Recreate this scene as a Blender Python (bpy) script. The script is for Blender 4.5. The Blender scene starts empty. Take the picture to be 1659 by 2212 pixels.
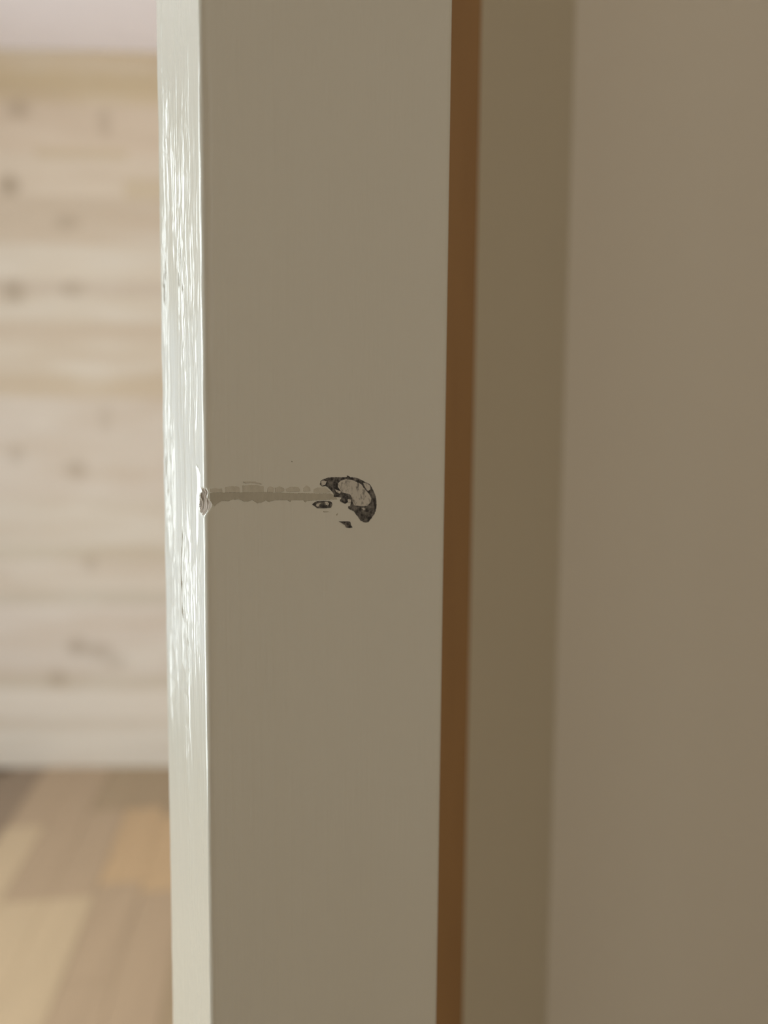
import bpy, bmesh, math
import numpy as np
from mathutils import Matrix, Vector

# ------------------------------------------------------------------ camera, light, exposure
sc = bpy.context.scene
sc.view_settings.view_transform = 'Standard'
sc.view_settings.look = 'None'
sc.view_settings.gamma = 1
sc.view_settings.exposure = 0.0
sc.view_settings.use_curve_mapping = False
COL = bpy.context.collection
R = math.radians

cam_d = bpy.data.cameras.new('camera')
cam = bpy.data.objects.new('camera', cam_d); COL.objects.link(cam)
cam_d.sensor_fit = 'VERTICAL'; cam_d.sensor_height = 24.0; cam_d.sensor_width = 18.0
cam_d.lens = 24.0 * 1660 / 2212
cam_d.clip_start = 0.01
cam.matrix_world = (Matrix.Translation((0, 0, 1.15)) @ Matrix.Rotation(R(-2), 4, 'Z')
                    @ Matrix.Rotation(R(90 - 5.02), 4, 'X') @ Matrix.Rotation(R(0.5), 4, 'Z'))
cam_d.dof.use_dof = True
cam_d.dof.focus_distance = 0.137
cam_d.dof.aperture_fstop = 5.4
sc.camera = cam

wd = bpy.data.worlds.new('world'); sc.world = wd; wd.use_nodes = True
wd.node_tree.nodes['Background'].inputs['Color'].default_value = (0.8, 0.9, 1.0, 1)
wd.node_tree.nodes['Background'].inputs['Strength'].default_value = 0.3

def area(name, loc, target, sx, sy, power, color):
    d = bpy.data.lights.new(name, 'AREA'); d.shape = 'RECTANGLE'
    d.size = sx; d.size_y = sy; d.energy = power; d.color = color
    o = bpy.data.objects.new(name, d); COL.objects.link(o); o.location = loc
    v = Vector(target) - Vector(loc)
    o.rotation_euler = v.to_track_quat('-Z', 'Y').to_euler()
    return o
# daylight in the two windows of the bright room's left wall, then an added right-hand fill, the hall lamp and an added hall fill
area('daylight_far_window', (-1.93, 2.15, 0.95), (0, 2.15, 0.95), 0.45, 1.30, 3.2, (0.70, 0.83, 1.0))
area('daylight_near_window', (-1.93, 0.95, 1.15), (0, 0.95, 1.15), 0.80, 1.90, 41, (0.91, 0.985, 1.0))
area('fill_right_room', (1.53, 1.75, 0.65), (0, 2.05, 0.45), 1.20, 1.00, 14, (0.93, 0.97, 1.0))  # unseen fill, added to brighten the far pine wall evenly
area('hall_ceiling_lamp', (0.45, -0.75, 2.41), (0.45, -0.75, 0), 0.35, 0.35, 2.9, (1.0, 0.74, 0.51))
area('hall_fill', (0.5, -1.93, 1.85), (0.5, 0, 1.5), 0.90, 0.70, 1.1, (1.0, 0.84, 0.68))  # warm fill added behind the camera to light the hallway side

# ------------------------------------------------------------------ materials
def lin(c):
    return tuple(((v / 255) / 12.92 if v / 255 <= 0.04045 else ((v / 255 + 0.055) / 1.055) ** 2.4) for v in c) + (1.0,)

class NT:
    def __init__(s, name, rough=0.5, spec=0.5):
        s.m = bpy.data.materials.new(name); s.m.use_nodes = True
        s.t = s.m.node_tree; s.b = s.t.nodes['Principled BSDF']
        s.b.inputs['Roughness'].default_value = rough
        s.b.inputs['Specular IOR Level'].default_value = spec
        s.co = s.t.nodes.new('ShaderNodeTexCoord').outputs['Object']
    def n(s, typ, **kw):
        n = s.t.nodes.new(typ)
        for k, v in kw.items(): setattr(n, k, v)
        return n
    def put(s, sock, v):
        if isinstance(v, bpy.types.NodeSocket): s.t.links.new(v, sock)
        else: sock.default_value = v
    def math(s, op, a, b=0.0, clamp=False):
        n = s.n('ShaderNodeMath', operation=op, use_clamp=clamp)
        s.put(n.inputs[0], a); s.put(n.inputs[1], b); return n.outputs[0]
    def mapping(s, scale=(1, 1, 1), rot=(0, 0, 0), loc=(0, 0, 0)):
        n = s.n('ShaderNodeMapping'); s.t.links.new(s.co, n.inputs[0])
        n.inputs['Scale'].default_value = scale; n.inputs['Rotation'].default_value = rot
        n.inputs['Location'].default_value = loc
        return n.outputs[0]
    def noise(s, vec, scale=1.0, detail=3.0, rough=0.5):
        n = s.n('ShaderNodeTexNoise'); s.t.links.new(vec, n.inputs['Vector'])
        n.inputs['Scale'].default_value = scale; n.inputs['Detail'].default_value = detail
        n.inputs['Roughness'].default_value = rough
        return n.outputs['Fac']
    def mix(s, fac, a, b, blend='MIX'):
        n = s.n('ShaderNodeMix', data_type='RGBA', blend_type=blend)
        s.put(n.inputs['Factor'], fac); s.put(n.inputs[6], a); s.put(n.inputs[7], b)
        return n.outputs[2]
    def ramp(s, fac, stops, interp='LINEAR'):
        n = s.n('ShaderNodeValToRGB'); s.t.links.new(fac, n.inputs[0])
        r = n.color_ramp; r.interpolation = interp
        while len(r.elements) > 1: r.elements.remove(r.elements[-1])
        r.elements[0].position = stops[0][0]; r.elements[0].color = stops[0][1]
        for p, c in stops[1:]:
            e = r.elements.new(p); e.color = c
        return n.outputs[0]
    def base(s, v): s.put(s.b.inputs['Base Color'], v)
    def bump(s, h, dist, strength=1.0):
        n = s.n('ShaderNodeBump'); n.inputs['Strength'].default_value = strength
        n.inputs['Distance'].default_value = dist
        s.t.links.new(h, n.inputs['Height']); s.t.links.new(n.outputs[0], s.b.inputs['Normal'])

CREAM = (0.80, 0.745, 0.60, 1)

def mat_gloss_paint():
    m = NT('satin_cream_paint', 0.25, 0.5)
    big = m.noise(m.mapping((60, 60, 9)), 1.0, 2)
    m.base(m.mix(big, (0.775, 0.765, 0.665, 1), (0.795, 0.785, 0.69, 1)))
    fine = m.noise(m.mapping((1300, 1300, 130)), 1.0, 3)
    m.bump(fine, 0.00008, 0.6)
    return m.m
def mat_wall_paint(name, col, rough=0.6):
    m = NT(name, rough, 0.3)
    n = m.noise(m.mapping((9, 9, 3)), 1.0, 3)
    m.base(m.mix(n, tuple(c * 0.97 for c in col[:3]) + (1,), tuple(min(1, c * 1.03) for c in col[:3]) + (1,)))
    m.bump(m.noise(m.mapping((300, 300, 300)), 1.0, 2), 0.0002, 0.2)
    return m.m
def mat_spotted(name, a, b, scale=(1500, 1500, 1500), lo=0.42, hi=0.6, rough=0.6, bump=0.0001):
    m = NT(name, rough, 0.3)
    n = m.noise(m.mapping(scale), 1.0, 4, 0.6)
    m.base(m.ramp(n, [(lo, a), (hi, b)]))
    m.bump(n, bump, 1.0)
    return m.m

M_PAINT = mat_gloss_paint()
M_JAMB = mat_wall_paint('cream_jamb_paint', (0.62, 0.56, 0.42, 1))
M_PART = mat_wall_paint('cream_wall_paint', (0.80, 0.76, 0.66, 1))
M_WHITE = mat_wall_paint('white_wall_paint', (0.82, 0.80, 0.76, 1))
M_CEIL = mat_wall_paint('white_ceiling_paint', (0.88, 0.82, 0.84, 1))
M_GAP_SHADE = mat_spotted('brown_gap_shade', (0.30, 0.165, 0.065, 1), (0.34, 0.19, 0.075, 1), (150, 150, 8), 0.35, 0.65, 0.6)  # brown colour stands in for deep shade between post and jamb
M_SCUFF = mat_spotted('dark_grey_scuff', (0.040, 0.038, 0.037, 1), (0.34, 0.32, 0.28, 1), (1100, 1100, 900), 0.42, 0.75, 0.5)
M_WORN = mat_spotted('worn_grey_undercoat', (0.15, 0.14, 0.125, 1), (0.66, 0.635, 0.56, 1), (1500, 1500, 800), 0.28, 0.50, 0.7)
M_SMEAR = mat_spotted('grey_smear', (0.51, 0.485, 0.39, 1), (0.56, 0.535, 0.435, 1), (900, 900, 400), 0.35, 0.65, 0.5, 0.00002)
M_SMEAR2 = mat_spotted('faint_grey_smear', (0.60, 0.575, 0.47, 1), (0.68, 0.655, 0.55, 1), (900, 900, 300), 0.35, 0.65, 0.5, 0.00002)
M_BARE = mat_spotted('bare_splintered_wood', (0.26, 0.21, 0.15, 1), (0.62, 0.54, 0.46, 1), (2200, 2200, 260), 0.32, 0.55, 0.8, 0.0003)

# ------------------------------------------------------------------ builders
def link_mesh(name, verts, faces, mat, parent=None, smooth=False):
    me = bpy.data.meshes.new(name); me.from_pydata([tuple(v) for v in verts], [], faces); me.update()
    if mat: me.materials.append(mat)
    o = bpy.data.objects.new(name, me); COL.objects.link(o)
    if parent: o.parent = parent
    if smooth: me.polygons.foreach_set('use_smooth', [True] * len(me.polygons))
    return o
def boxes(name, lst, mat, bevel=0.0, parent=None):
    bm = bmesh.new()
    for a, b in lst:
        g = bmesh.ops.create_cube(bm, size=1.0)['verts']
        for v in g: v.co = Vector([(a[i] + b[i]) / 2 + v.co[i] * (b[i] - a[i]) for i in range(3)])
    if bevel: bmesh.ops.bevel(bm, geom=bm.edges[:], offset=bevel, segments=2, affect='EDGES', profile=0.5)
    me = bpy.data.meshes.new(name); bm.to_mesh(me); bm.free(); me.materials.append(mat)
    o = bpy.data.objects.new(name, me); COL.objects.link(o)
    if parent: o.parent = parent
    return o
def prism(name, pts, z0, z1, mat, bevel=0.0, parent=None):
    bm = bmesh.new()
    vb = [bm.verts.new((x, y, z0)) for x, y in pts]; vt = [bm.verts.new((x, y, z1)) for x, y in pts]
    n = len(pts); bm.faces.new(vb[::-1]); bm.faces.new(vt)
    side = [bm.faces.new((vb[i], vb[(i + 1) % n], vt[(i + 1) % n], vt[i])) for i in range(n)]
    if bevel:
        ed = [e for e in bm.edges if abs(e.verts[0].co.z - e.verts[1].co.z) > 0.01]
        bmesh.ops.bevel(bm, geom=ed, offset=bevel, segments=3, affect='EDGES', profile=0.5)
    bmesh.ops.recalc_face_normals(bm, faces=bm.faces[:])
    me = bpy.data.meshes.new(name); bm.to_mesh(me); bm.free(); me.materials.append(mat)
    o = bpy.data.objects.new(name, me); COL.objects.link(o)
    if parent: o.parent = parent
    return o
def structure(o): o['kind'] = 'structure'; return o

# ------------------------------------------------------------------ the setting
XL, XR, YF, YB, ZC = -1.90, 1.50, -1.90, 2.67, 2.425

# far wall of horizontal pale pine boards
def mat_pine():
    m = NT('whitewashed_pine_boards', 0.55, 0.3)
    rows = [(2.45, (197, 177, 150)), (2.253, (202, 183, 163)), (2.095, (202, 185, 166)), (1.954, (192, 174, 154)),
            (1.804, (199, 184, 166)), (1.683, (191, 175, 158)), (1.637, (196, 181, 163)), (1.546, (189, 171, 151)),
            (1.484, (194, 178, 159)), (1.368, (186, 167, 144)), (1.298, (193, 178, 163)), (0.951, (193, 179, 163)),
            (0.782, (187, 173, 155)), (0.734, (196, 182, 167)), (0.628, (187, 174, 158)), (0.579, (197, 183, 170)),
            (0.324, (196, 184, 169)), (0.282, (208, 196, 183)), (0.173, (202, 189, 174)), (0.131, (210, 199, 186))]  # top and lowest boards lightened in colour where the lamps leave them dim
    rows = rows[::-1]
    stops = [(0.0, lin(rows[0][1]))]
    for i in range(1, len(rows)):
        stops.append((rows[i - 1][0] / 2.5, lin(rows[i][1])))
    sep = m.n('ShaderNodeSeparateXYZ'); m.t.links.new(m.co, sep.inputs[0])
    X, Z = sep.outputs[0], sep.outputs[2]
    c = m.ramp(m.math('MULTIPLY', Z, 1 / 2.5), stops, 'CONSTANT')
    grain = m.noise(m.mapping((2.5, 2.5, 14)), 1.0, 4)
    c = m.mix(m.math('MULTIPLY', m.math('SUBTRACT', grain, 0.46), 1.5, True), c, lin((176, 154, 130)))
    wash = m.noise(m.mapping((2.0, 2.0, 8), loc=(5, 1, 3)), 1.0, 2)
    c = m.mix(m.math('MULTIPLY', m.math('SUBTRACT', wash, 0.52), 2.2, True), c, lin((208, 198, 186)))
    # yellowish lamella pieces: x0, x1, z0, z1
    for x0, x1, z0, z1 in [(-1.07, -0.77, 2.085, 2.115), (-0.78, -0.3, 1.955, 2.02), (-1.9, -0.2, 2.29, 2.36)]:
        fx = m.math('MULTIPLY', m.math('GREATER_THAN', X, x0), m.math('LESS_THAN', X, x1))
        fz = m.math('MULTIPLY', m.math('GREATER_THAN', Z, z0), m.math('LESS_THAN', Z, z1))
        c = m.mix(m.math('MULTIPLY', m.math('MULTIPLY', fx, fz), 0.4), c, lin((182, 161, 126)))
    # knots: x, z, rx, rz, strength
    for x, z, rx, rz, s in [(-1.158, 1.994, .045, .045, .95), (-1.154, 1.649, .055, .05, .7), (-0.972, 1.879, .06, .035, .5),
            (-1.119, 2.238, .05, .04, .6), (-0.842, 2.2, .03, .06, .45), (-0.962, 1.66, .05, .035, .5),
            (-1.164, 1.108, .035, .04, .5), (-0.963, 1.054, .05, .04, .6), (-0.923, 0.734, .03, .035, .5),
            (-0.975, 0.437, .05, .04, .75), (-0.90, 0.420, .06, .04, .6), (-0.844, 0.385, .05, .035, .4), (-1.046, 0.324, .045, .035, .6),
            (-0.86, 1.23, .03, .06, .3), (-0.6, 1.75, .04, .04, .5), (-1.4, 0.9, .04, .04, .6), (-1.5, 1.7, .05, .04, .6),
            (-0.1, 1.2, .04, .04, .6), (-0.3, 0.6, .04, .03, .5)]:
        dx = m.math('DIVIDE', m.math('SUBTRACT', X, x), rx); dz = m.math('DIVIDE', m.math('SUBTRACT', Z, z), rz)
        d = m.math('ADD', m.math('MULTIPLY', dx, dx), m.math('MULTIPLY', dz, dz))
        k = m.math('MULTIPLY', m.math('SUBTRACT', 1.0, d, True), s)
        c = m.mix(m.math('MULTIPLY', k, 0.62), c, lin((128, 108, 84)))
    c = m.mix(1.0, c, (PINE_F, PINE_F * 1.02, PINE_F * 1.03, 1), 'MULTIPLY')
    m.base(c)
    m.bump(grain, 0.001, 0.3)
    return m.m
PINE_F = 1.14
ws = []
edges = [0.0, 0.173, 0.282, 0.324, 0.579, 0.734, 0.951, 1.188, 1.368, 1.546, 1.683, 1.804, 1.954, 2.095, 2.253, 2.425]
for a, b in zip(edges[:-1], edges[1:]):
    ws.append(((XL, YB, a), (XR, YB + 0.02, b)))
ws.append(((XL - 0.05, YB + 0.018, 0), (XR + 0.05, YB + 0.10, ZC)))
structure(boxes('wall_back', ws, mat_pine(), 0.0012))

# plank floor, planks running away from the camera and slightly to the left
def mat_plank(name, c):
    m = NT(name, 0.42, 0.4)
    g = m.noise(m.mapping((22, 1.6, 1), rot=(0, 0, R(-6.7))), 1.0, 4)
    a = tuple(v * 1.0 for v in lin(c)[:3]) + (1,); b = tuple(v * 1.22 for v in lin(c)[:3]) + (1,)
    m.base(m.mix(g, a, b)); m.bump(g, 0.0005, 0.3)
    return m.m
tones = {'d': mat_plank('dark_oak_plank', (136, 117, 97)), 'm': mat_plank('mid_oak_plank', (168, 145, 119)),
         'l': mat_plank('light_oak_plank', (184, 162, 132)), 'o': mat_plank('orange_oak_plank', (182, 153, 118)),
         'g': mat_plank('grey_oak_plank', (156, 135, 108))}
TN = list(tones)
def make_floor():
    bm = bmesh.new()
    us = (-0.1167, 0.9932); vs = (0.9932, 0.1167)
    width = 0.112
    fixed = {  # index of plank -> list of (w_end, tone)
        -3: [(1.2, 'm'), (2.9, 'd')],                       # the dark plank at far left
        -2: [(1.62, 'l'), (2.35, 'l'), (3.0, 'm')],
        -1: [(1.95, 'l'), (2.32, 'm'), (3.0, 'm')],
        0: [(1.50, 'l'), (1.95, 'l'), (2.42, 'm'), (3.0, 'g')],
        1: [(1.62, 'm'), (2.0, 'm'), (2.42, 'o'), (3.0, 'g')],
        2: [(1.95, 'm'), (2.36, 'o'), (3.0, 'g')],
    }
    rng = np.random.RandomState(5)
    for i in range(-22, 22):
        v0 = -0.44 + (i - 1) * width; v1 = v0 + width
        seg = fixed.get(i)
        if not seg:
            w = -2.6 + rng.rand() * 0.8; seg = []
            while w < 3.4: seg.append((w, 'mlomgl'[rng.randint(6)])); w += 0.5 + rng.rand() * 0.6
        else:
            seg = [(-1.4, 'm'), (-0.4, 'l'), (0.7, 'm')] + seg
        w0 = -2.9
        for w1, t in seg:
            g = 0.0008
            pts = [(v0 + g, w0 + g), (v1 - g, w0 + g), (v1 - g, w1 - g), (v0 + g, w1 - g)]
            ver = [bm.verts.new((vs[0] * a + us[0] * b, vs[1] * a + us[1] * b, 0)) for a, b in pts]
            f = bm.faces.new(ver); f.material_index = TN.index(t)
            w0 = w1
    # trim to the rooms and give the planks their thickness
    for co, no in [((XL - .05, 0, 0), (-1, 0, 0)), ((XR + .05, 0, 0), (1, 0, 0)), ((0, YF - .05, 0), (0, -1, 0)), ((0, YB + .05, 0), (0, 1, 0))]:
        bmesh.ops.bisect_plane(bm, geom=bm.verts[:] + bm.edges[:] + bm.faces[:], plane_co=co, plane_no=no, clear_outer=True)
    r = bmesh.ops.extrude_face_region(bm, geom=bm.faces[:])
    for v in r['geom']:
        if isinstance(v, bmesh.types.BMVert): v.co.z -= 0.015
    bmesh.ops.recalc_face_normals(bm, faces=bm.faces[:])
    n0 = len(bm.faces)
    g = bmesh.ops.create_cube(bm, size=1.0)['verts']
    for v in g: v.co = Vector((v.co.x * (XR - XL + .2) + (XR + XL) / 2, v.co.y * (YB - YF + .2) + (YB + YF) / 2, -0.03 + v.co.z * 0.036))
    me = bpy.data.meshes.new('floor'); bm.to_mesh(me); bm.free()
    for t in TN: me.materials.append(tones[t])
    o = bpy.data.objects.new('floor', me); COL.objects.link(o); return structure(o)
make_floor()

structure(boxes('ceiling', [((XL - .1, YF - .1, ZC), (XR + .1, YB + .1, ZC + .08))], M_CEIL))
# left wall with two window openings (both out of the picture)
wins = [(1.92, 2.38, 0.30, 1.60), (0.55, 1.35, 0.20, 2.10)]
y0, y1 = YF - .1, YB + .1
structure(boxes('wall_left', [((XL - .1, 2.38, 0), (XL, y1, ZC)), ((XL - .1, 1.35, 0), (XL, 1.92, ZC)), ((XL - .1, y0, 0), (XL, 0.55, ZC)),
    ((XL - .1, 1.92, 0), (XL, 2.38, .30)), ((XL - .1, 1.92, 1.60), (XL, 2.38, ZC)),
    ((XL - .1, 0.55, 0), (XL, 1.35, .20)), ((XL - .1, 0.55, 2.10), (XL, 1.35, ZC))], M_WHITE))
for k, (a, b, c, d) in enumerate(wins):
    fr = boxes('window_%d' % (k + 1), [((XL - .02, a - .05, c - .05), (XL + .015, a, d + .05)), ((XL - .02, b, c - .05), (XL + .015, b + .05, d + .05)),
        ((XL - .02, a, d), (XL + .015, b, d + .05)), ((XL - .02, a, c - .05), (XL + .015, b, c))], M_WHITE)
    structure(fr)
structure(boxes('wall_right', [((XR, YF - .1, 0), (XR + .1, 1.15, ZC)), ((XR, 2.35, 0), (XR + .1, YB + .1, ZC)),
    ((XR, 1.15, 0), (XR + .1, 2.35, 0.15)), ((XR, 1.15, 1.15), (XR + .1, 2.35, ZC))], M_WHITE))
structure(boxes('window_3', [((XR - .015, 1.10, .10), (XR + .02, 1.15, 1.2)), ((XR - .015, 2.35, .10), (XR + .02, 2.40, 1.2)),
    ((XR - .015, 1.15, 1.15), (XR + .02, 2.35, 1.20)), ((XR - .015, 1.15, .10), (XR + .02, 2.35, .15))], M_WHITE))  # unseen window frame, added around the far wall's fill light
structure(boxes('wall_front', [((XL - .1, YF - .1, 0), (0.05, YF, ZC)), ((0.95, YF - .1, 0), (XR + .1, YF, ZC)),
    ((0.05, YF - .1, 0), (0.95, YF, 1.25)), ((0.05, YF - .1, 2.25), (0.95, YF, ZC))], M_PART))
# wall between hallway and bright room: flat cream wall right of the opening
PX, PY = 0.0984, 0.3668
structure(boxes('wall_middle', [((PX, PY, 0), (XR, PY + .12, ZC)), ((XL, PY, 0), (-1.75, PY + .12, ZC)), ((-1.75, PY, 2.12), (PX, PY + .12, ZC))], M_PART))
# door jamb: a cream board standing out from that wall with a brown strip painting the gap's deep shade
structure(prism('trim_1', [(0.0082, 0.2379), (0.0358, 0.2419), (PX, PY), (PX, PY + .12), (0.0171, PY + .12)], 0, 2.12, M_JAMB, 0.0005))
structure(prism('gap_shade_strip', [(0.0082, 0.2349), (0.0360, 0.2389), (0.0360, 0.2421), (0.0082, 0.2381)], 0, 2.12, M_GAP_SHADE))

# ------------------------------------------------------------------ the post
P0 = (-0.02544, 0.13097)
post = bpy.data.objects.new('wooden_post', None); COL.objects.link(post)
post.location = (P0[0], P0[1], 0); post.rotation_euler = (0, 0, R(26))
post['label'] = 'cream painted wooden post with a dark scuff and chipped left edge, standing in the doorway'
post['category'] = 'post'

def vnoise(a, b, seed):
    """smooth value noise on arrays a, b (lattice coordinates)"""
    rng = np.random.RandomState(seed); T = rng.rand(512, 512)
    ia = np.floor(a).astype(int); ib = np.floor(b).astype(int)
    fa = a - ia; fb = b - ib
    fa = fa * fa * (3 - 2 * fa); fb = fb * fb * (3 - 2 * fb)
    g = lambda i, j: T[i % 512, j % 512]
    return (g(ia, ib) * (1 - fa) + g(ia + 1, ib) * fa) * (1 - fb) + (g(ia, ib + 1) * (1 - fa) + g(ia + 1, ib + 1) * fa) * fb
def sstep(x, a, b):
    t = np.clip((x - a) / (b - a), 0, 1); return t * t * (3 - 2 * t)

def make_post():
    W, L, r, r2 = 48.2, 33.0, 1.9, 1.6       # millimetres
    x0 = -0.25
    # profile walked counter-clockwise seen from above: back left -> left face -> front face -> right face
    prof = []                                 # (x, y, nx, ny, face, s) ; s = distance along the face
    def arc(cx, cy, rad, a0, a1, n, f):
        for i in range(n):
            a = R(a0 + (a1 - a0) * i / n); prof.append((cx + rad * math.cos(a), cy + rad * math.sin(a), math.cos(a), math.sin(a), f))
    def line(ax, ay, bx, by, n, nx, ny, f):
        for i in range(n):
            t = i / n; prof.append((ax + (bx - ax) * t, ay + (by - ay) * t, nx, ny, f))
    rb = 0.8
    arc(x0 + rb, L - rb, rb, 90, 180, 6, 0)
    line(x0, L - rb, x0, r, 190, -1, 0, 0)
    arc(x0 + r, r, r, 180, 270, 26, 1)
    line(x0 + r, 0, W - r2, 0, 190, 0, -1, 2)
    arc(W - r2, r2, r2, 270, 360, 14, 3)
    line(W, r2, W, L - rb, 14, 1, 0, 4)
    arc(W - rb, L - rb, rb, 0, 90, 6, 4)
    P = np.array([p[:4] for p in prof]); F = np.array([p[4] for p in prof])
    n = len(prof)
    zs = np.concatenate([[0, 3], np.linspace(200, 950, 12), np.arange(990, 1265, 0.3), np.linspace(1300, 2300, 14), [2420, 2423]])
    X = P[:, 0][None, :] + 0 * zs[:, None]; Y = P[:, 1][None, :] + 0 * zs[:, None]; Z = zs[:, None] + 0 * X
    NX = P[:, 2][None, :]; NY = P[:, 3][None, :]
    disp = np.zeros_like(X)
    # left face: wobbly raised brush ridges, strongest in the middle height and towards the back edge
    left = ((F <= 1)[None, :]) * 1.0
    ins = sstep(Y, 1.2, 4.0)
    wob = (vnoise(Z / 9 + 3, Y * 0 + 2, 3) - .5) * 1.6 + (vnoise(Z / 2.5, Y / 6, 4) - .5) * 0.35
    yy = Y + wob
    r1 = 1 - np.abs(2 * vnoise(yy / 1.5, Z / 20.0, 11) - 1)
    r2_ = 1 - np.abs(2 * vnoise(yy / 0.8 + 40, Z / 5.0, 12) - 1)
    r3 = vnoise(yy / 0.7 + 9, Z / 1.3, 13)
    patch = sstep(vnoise(Y / 5, Z / 22, 14), 0.25, 0.7)
    amp = 0.30 + 0.70 * sstep(Z, 1065, 1110) * (1 - 0.55 * sstep(Z, 1195, 1235))
    amp = amp * (1 + 0.5 * sstep(Z, 1105, 1125) * (1 - sstep(Z, 1175, 1195)))
    amp = amp * (0.35 + 0.65 * sstep(Y, 3, 16))
    ins = ins * (1 - 0.7 * sstep(Y, L - 4, L - 1)) * (1 - 0.9 * np.exp(-((Y - 5) / 3.5) ** 2) * sstep(Z, 1128, 1133) * (1 - sstep(Z, 1146, 1150)))
    disp += left * ins * amp * (0.12 * r1 ** 3 * (0.35 + patch) + 0.09 * r2_ ** 3 * patch + 0.07 * r3 * patch)
    # irregular far edge silhouette and front arris
    disp += left * (1 - sstep(np.abs(Y - L), 0, 1.5)) * 0.10 * (vnoise(Z / 4, Z * 0, 15) - .5)
    disp += ((F == 1)[None, :]) * 0.10 * 4 * NX * NY * (vnoise(Z / 6, Z * 0 + 5, 16) - .6)
    # front face: shallow vertical grooves, denser towards the left
    fr = ((F >= 1) & (F <= 3))[None, :] * np.clip(-NY, 0, 1) ** 4
    xx = X + (vnoise(Z / 60, Z * 0, 21) - .5) * 0.8
    g1 = vnoise(xx / 0.9, Z / 70, 22); g2 = sstep(vnoise(xx / 0.45 + 7, Z / 30, 23), 0.6, 0.95)
    zone = (1 - 0.8 * sstep(X, 9, 24)) * (0.45 + 0.55 * (1 - sstep(Z, 1110, 1190)))
    disp -= fr * zone * (0.070 * g1 + 0.070 * g2)
    for xg, wd_, dp in [(11.9, .35, .022), (9.2, .22, .015), (3.9, .22, .02), (5.6, .22, .015), (22.2, .3, .012), (19.0, .3, .008)]:
        disp -= fr * 3.5 * dp * np.exp(-((xx - xg) / wd_) ** 2) * (0.4 + 0.6 * vnoise(Z / 25, Z * 0 + xg, 24))
    # chip on the front arris, and a bruised hollow with a raised lip beside it on the left face
    lo = (F == 1)[None, :] | ((F == 0)[None, :] & (Y < 5)) | ((F == 2)[None, :] & (X < 4))
    sdist = np.where(Y > 1.2, Y - 1.2, -(X + .25 - 1.2) * (X > 1.0))  # signed distance round the arris
    sdist = np.where((F == 1)[None, :], (Y - 0.7) * 0.8 - (X - 0.2) * 0.8, np.where(Y > 1.2, Y - 0.4, -(X - 0.2)))
    Zc = Z + 0.5 * (vnoise(sdist / 0.5, Z * 0 + 3, 35) - .5)
    ell = ((sdist - 1.8) / (2.25 + 1.3 * (vnoise(Z / 0.8, Z * 0 + 1, 33) - .5)) * (1 + 0.12 * np.sin(Z * 2.1))) ** 2 + np.abs((Zc - 1139.8) / 2.5) ** 2.6
    chip = lo * np.clip(1 - ell, 0, 1)
    depth = 0.75 * chip ** 0.9 + 0.35 * chip * (vnoise(sdist / 0.45, Z / 3.5, 31) - .5)
    disp -= depth * (chip > 0)
    edge = lo * np.exp(-((ell - 1.15) / 0.2) ** 2); disp += 0.03 * edge * (X < -0.1) * vnoise(Z / 1.1, Z * 0 + 2, 34)
    hz = sstep(Z, 1127, 1136) * (1 - sstep(Z, 1143.5, 1147))
    zk = [1131.0, 1133.3, 1136.0, 1139.1, 1140.9, 1141.5, 1142.8, 1144.5, 1145.6, 1146.3, 1147.0]
    yb = np.interp(Z, zk, [5.95, 5.85, 5.5, 5.2, 4.9, 3.9, 3.8, 3.9, 5.2, 6.6, 6.9])
    ya = np.interp(Z, zk, [6.0, 7.0, 6.9, 6.9, 6.7, 6.3, 6.2, 6.4, 6.7, 6.95, 6.95])
    ya = yb + (ya - yb) * 0.75
    fade = sstep(Z, 1130.5, 1134) * (1 - sstep(Z, 1145.6, 1147))
    wall = (F == 0)[None, :] & (Y >= yb) & (Y < ya)
    gd = 0.24 * (ya - yb) * fade
    disp -= np.where(wall, gd * (1 - (Y - yb) / np.maximum(ya - yb, 1e-3)), 0)
    disp -= np.where((F == 0)[None, :] & (Y < yb) & (Y > yb - 0.45), gd * (1 - (yb - Y) / 0.45), 0)
    disp -= (F == 0)[None, :] * hz * 0.06 * np.exp(-((Y - 10.2) / 1.6) ** 2)
    flake = wall & (fade > 0.1) & (chip <= 0.015)
    VX = (X + NX * disp) / 1000; VY = (Y + NY * disp) / 1000; VZ = Z / 1000
    V = np.stack([VX, VY, VZ], -1).reshape(-1, 3)
    m = len(zs)
    inside = (chip > 0.015)
    body, bare, lip = [], [], []
    for j in range(m - 1):
        o = j * n
        for i in range(n):
            i2 = (i + 1) % n
            f = (o + i, o + i2, o + n + i2, o + n + i)
            if flake[j, i] and flake[j + 1, i]: lip.append(f); continue
            (bare if inside[j, i] and inside[j + 1, i] and i2 and inside[j, i2] and inside[j + 1, i2] else body).append(f)
    body.append(tuple(range(n - 1, -1, -1))); body.append(tuple((m - 1) * n + i for i in range(n)))
    def sub(name, faces, mat):
        used = np.unique(np.concatenate([np.array(f) for f in faces])); idx = np.full(len(V), -1); idx[used] = np.arange(len(used))
        return link_mesh(name, V[used], [tuple(int(idx[k]) for k in f) for f in faces], mat, post, True)
    sub('post_body', body, M_PAINT)
    o = sub('chipped_wood', bare, M_BARE); o['label'] = 'bare splintered wood in the chipped edge'
    o = sub('paint_sliver', lip, M_PAINT); o['label'] = 'bright lifted sliver of paint above the chip'
make_post()

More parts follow.
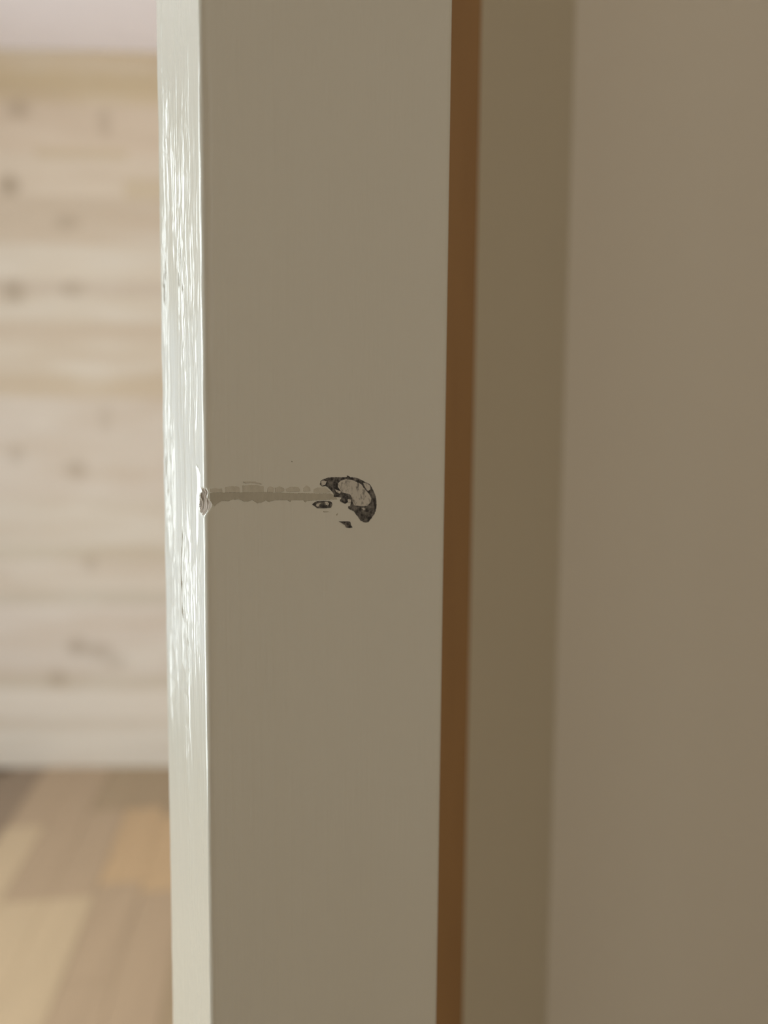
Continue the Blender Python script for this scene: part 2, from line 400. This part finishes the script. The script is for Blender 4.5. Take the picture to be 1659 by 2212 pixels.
# ------------------------------------------------------------------ marks on the post's front face (millimetres: across, height)
SC = [(20.72, 1142.72), (20.9, 1143.33), (21.39, 1143.6), (22.36, 1143.89), (23.84, 1143.94), (25.95, 1143.88), (26.14, 1144.22), (26.45, 1144.14), (26.83, 1143.91), (27.84, 1143.8), (28.61, 1143.62), (29.38, 1143.27), (29.89, 1142.91), (30.8, 1142.61), (31.32, 1141.91), (31.72, 1141.09), (32.12, 1140.27), (32.26, 1139.33), (32.33, 1138.4), (32.14, 1137.47), (31.82, 1136.78), (31.37, 1136.21), (30.92, 1135.76), (30.6, 1135.37), (29.95, 1135.31), (29.43, 1135.53), (28.91, 1135.84), (28.53, 1136.43), (28.01, 1136.97), (27.63, 1137.5), (27.12, 1137.8), (26.74, 1137.93), (26.42, 1138.17), (26.48, 1138.51), (26.86, 1138.62), (26.98, 1139.13), (26.73, 1139.25), (26.23, 1139.21), (25.85, 1139.04), (25.41, 1139.11), (24.78, 1139.47), (24.75, 1139.76), (25.03, 1139.98), (24.84, 1140.27), (24.1, 1140.29), (23.48, 1140.36), (23.5, 1140.92), (22.86, 1141.61), (22.24, 1142.13), (21.88, 1142.4), (21.39, 1142.32), (20.96, 1142.43)]
WP = [(24.34, 1142.83), (24.83, 1143.27), (25.83, 1143.54), (27.09, 1143.41), (28.36, 1142.88), (29.13, 1142.52), (29.51, 1141.94), (30.16, 1141.24), (30.82, 1140.53), (31.15, 1139.82), (30.96, 1139.02), (30.31, 1138.46), (29.03, 1138.44), (27.75, 1138.59), (27.3, 1139.12), (27.1, 1140.16), (26.72, 1140.74), (25.84, 1140.98), (25.09, 1141.11), (24.59, 1141.69), (24.28, 1142.26)]
WP2 = [(23.66, 1141.71), (24.09, 1141.61), (24.86, 1141.29), (24.65, 1140.93), (23.97, 1141.19)]
WP3 = [(29.44, 1142.81), (30.28, 1142.68), (30.87, 1142.32), (31.0, 1141.62), (30.49, 1141.29), (30.03, 1141.7), (29.77, 1142.17)]
WP4 = [(20.94, 1143.22), (21.39, 1143.38), (22.0, 1143.2), (21.75, 1142.65), (21.39, 1142.48), (21.02, 1142.52)]
WP5 = [(26.22, 1139.83), (26.92, 1139.76), (26.92, 1139.24), (26.35, 1139.2)]
WP6 = [(29.16, 1138.09), (29.67, 1138.13), (29.9, 1137.83), (29.54, 1137.69)]
OV = [(19.16, 1139.07), (19.7, 1139.44), (20.3, 1139.65), (21.52, 1139.64), (22.49, 1139.57), (22.99, 1139.41), (23.17, 1139.01), (23.05, 1138.61), (22.74, 1138.34), (21.64, 1138.28), (20.18, 1138.36), (19.76, 1138.71)]
OV1 = [(21.7, 1139.39), (22.13, 1139.47), (22.52, 1139.14), (22.25, 1138.75), (21.76, 1138.99)]
OV2 = [(19.82, 1138.9), (20.18, 1139.21), (20.91, 1139.24), (20.54, 1138.97), (20.42, 1138.64), (20.0, 1138.71)]
DT = [(24.51, 1135.78), (25.36, 1135.72), (26.5, 1135.68), (26.88, 1135.46), (26.98, 1134.99), (27.33, 1134.52), (26.76, 1134.45), (26.0, 1134.57), (25.74, 1135.04), (25.24, 1135.35)]
T1 = [(21.4, 1137.76), (21.89, 1137.74), (22.52, 1137.61), (21.89, 1137.58), (21.46, 1137.58)]
T2 = [(23.96, 1137.03), (24.26, 1137.27), (24.29, 1137.1), (24.13, 1136.84)]
SB = [(0.41, 1141.18), (0.63, 1141.55), (2.86, 1141.54), (6.03, 1141.5), (10.22, 1141.47), (13.56, 1141.27), (16.98, 1141.14), (22.78, 1140.97), (23.81, 1140.52), (24.2, 1139.85), (20.99, 1139.81), (18.22, 1139.77), (17.85, 1139.38), (17.47, 1139.93), (15.38, 1139.98), (15.01, 1139.65), (14.52, 1140.0), (12.11, 1140.11), (10.92, 1139.74), (10.45, 1140.11), (9.74, 1139.72), (8.8, 1139.64), (7.87, 1140.22), (7.17, 1139.91), (6.36, 1140.04), (5.56, 1140.42), (4.42, 1140.36), (3.74, 1140.06), (2.62, 1140.23), (1.83, 1139.83), (1.27, 1139.3), (0.72, 1139.75), (0.44, 1140.42)]
BL=[
 [(0.31, 1142.27), (1.53, 1142.36), (2.01, 1142.18), (2.53, 1142.3), (2.68, 1141.59), (0.37, 1141.6)] ,
 [(3.09, 1142.44), (3.77, 1142.63), (5.13, 1142.6), (5.62, 1142.39), (5.76, 1141.52), (3.13, 1141.56)] ,
 [(6.18, 1142.67), (7.42, 1142.79), (8.81, 1142.72), (9.94, 1142.52), (10.07, 1141.45), (6.21, 1141.51)] ,
 [(10.74, 1142.28), (11.21, 1142.49), (11.93, 1142.16), (11.83, 1141.44), (10.69, 1141.46)] ,
 [(12.12, 1142.16), (12.96, 1142.46), (13.75, 1142.13), (13.85, 1141.67), (13.08, 1141.46), (12.16, 1141.48)] ,
 [(14.16, 1142.01), (15.02, 1142.34), (16.49, 1142.26), (16.81, 1141.84), (16.68, 1141.45), (14.28, 1141.48)] ,
 [(17.47, 1142.06), (18.09, 1142.56), (18.77, 1142.08), (18.87, 1141.45), (17.52, 1141.46)] ,
 [(19.47, 1141.79), (20.23, 1142.1), (21.75, 1142.12), (22.9, 1141.2), (20.99, 1141.15), (19.52, 1141.28)] ,
 [(6.23, 1143.38), (7.42, 1143.43), (8.47, 1143.35), (9.75, 1142.97), (9.7, 1142.84), (8.47, 1143.13), (6.73, 1143.15)] ,
]
SPK = [(15.17, 1146.91), (15.32, 1146.96), (15.46, 1146.82), (15.32, 1146.75)]

def decal(name, pts, mat, h=0.04, base=-0.02, parent=post, label=None, ragged=0.0, seed=1):
    """thin slab with the mark's own outline lying on the front face"""
    pts = [Vector(p) for p in pts]; n = len(pts); out = []
    rng = np.random.RandomState(seed)
    for i in range(n):
        p0, p1, p2, p3 = pts[i - 1], pts[i], pts[(i + 1) % n], pts[(i + 2) % n]
        k = max(1, int((p2 - p1).length / 0.12)) if ragged else 3
        for j in range(k):
            t = j / k
            if ragged and (p2 - p1).length > 0.5:
                q = p1.lerp(p2, t)
            else:
                q = 0.5 * ((2 * p1) + (p2 - p0) * t + (2 * p0 - 5 * p1 + 4 * p2 - p3) * t * t + (-p0 + 3 * p1 - 3 * p2 + p3) * t ** 3)
            if ragged: q = q + Vector(((rng.rand() - .5) * ragged, (rng.rand() - .5) * ragged))
            out.append(q)
    bm = bmesh.new()
    top = [bm.verts.new((q.x / 1000, -(base + h + 0.03) / 1000, q.y / 1000)) for q in out]
    f = bm.faces.new(top)
    r = bmesh.ops.extrude_face_region(bm, geom=[f])
    for v in r['geom']:
        if isinstance(v, bmesh.types.BMVert): v.co.y = 0.06 / 1000
    bmesh.ops.triangulate(bm, faces=[f for f in bm.faces if len(f.verts) > 4])
    bmesh.ops.recalc_face_normals(bm, faces=bm.faces[:])
    me = bpy.data.meshes.new(name); bm.to_mesh(me); bm.free(); me.materials.append(mat)
    o = bpy.data.objects.new(name, me); COL.objects.link(o); o.parent = parent
    if label: o['label'] = label
    return o
for k, b in enumerate(BL):
    decal('smear', b, M_SMEAR2, 0.035, label='faint grey blot of the smear', ragged=0.10, seed=k + 3)
decal('smear', SB, M_SMEAR, 0.045, label='grey streak running from the chipped edge to the scuff', ragged=0.12, seed=2)
s = decal('scuff_mark', SC, M_SCUFF, 0.07, label='dark grey kidney-shaped scuff', ragged=0.09, seed=7)
for k, w in enumerate((WP, WP2, WP3, WP4, WP5, WP6)):
    decal('worn_patch', w, M_WORN, 0.09 if k != 3 else 0.085, parent=s, label='pale rubbed patch', ragged=0.10, seed=20 + k)
s = decal('scuff_mark', OV, M_SCUFF, 0.07, label='small oval grey scuff', ragged=0.06, seed=8)
decal('worn_patch', OV1, M_WORN, 0.09, parent=s, label='pale rubbed patch', ragged=0.05); decal('worn_patch', OV2, M_WORN, 0.09, parent=s, label='pale rubbed patch', ragged=0.05)
decal('scuff_mark', DT, M_SCUFF, 0.07, label='small black pointed fleck', ragged=0.04, seed=9)
for p in (T1, T2, SPK):
    decal('scuff_mark', p, M_SMEAR, 0.05, label='tiny grey speck')
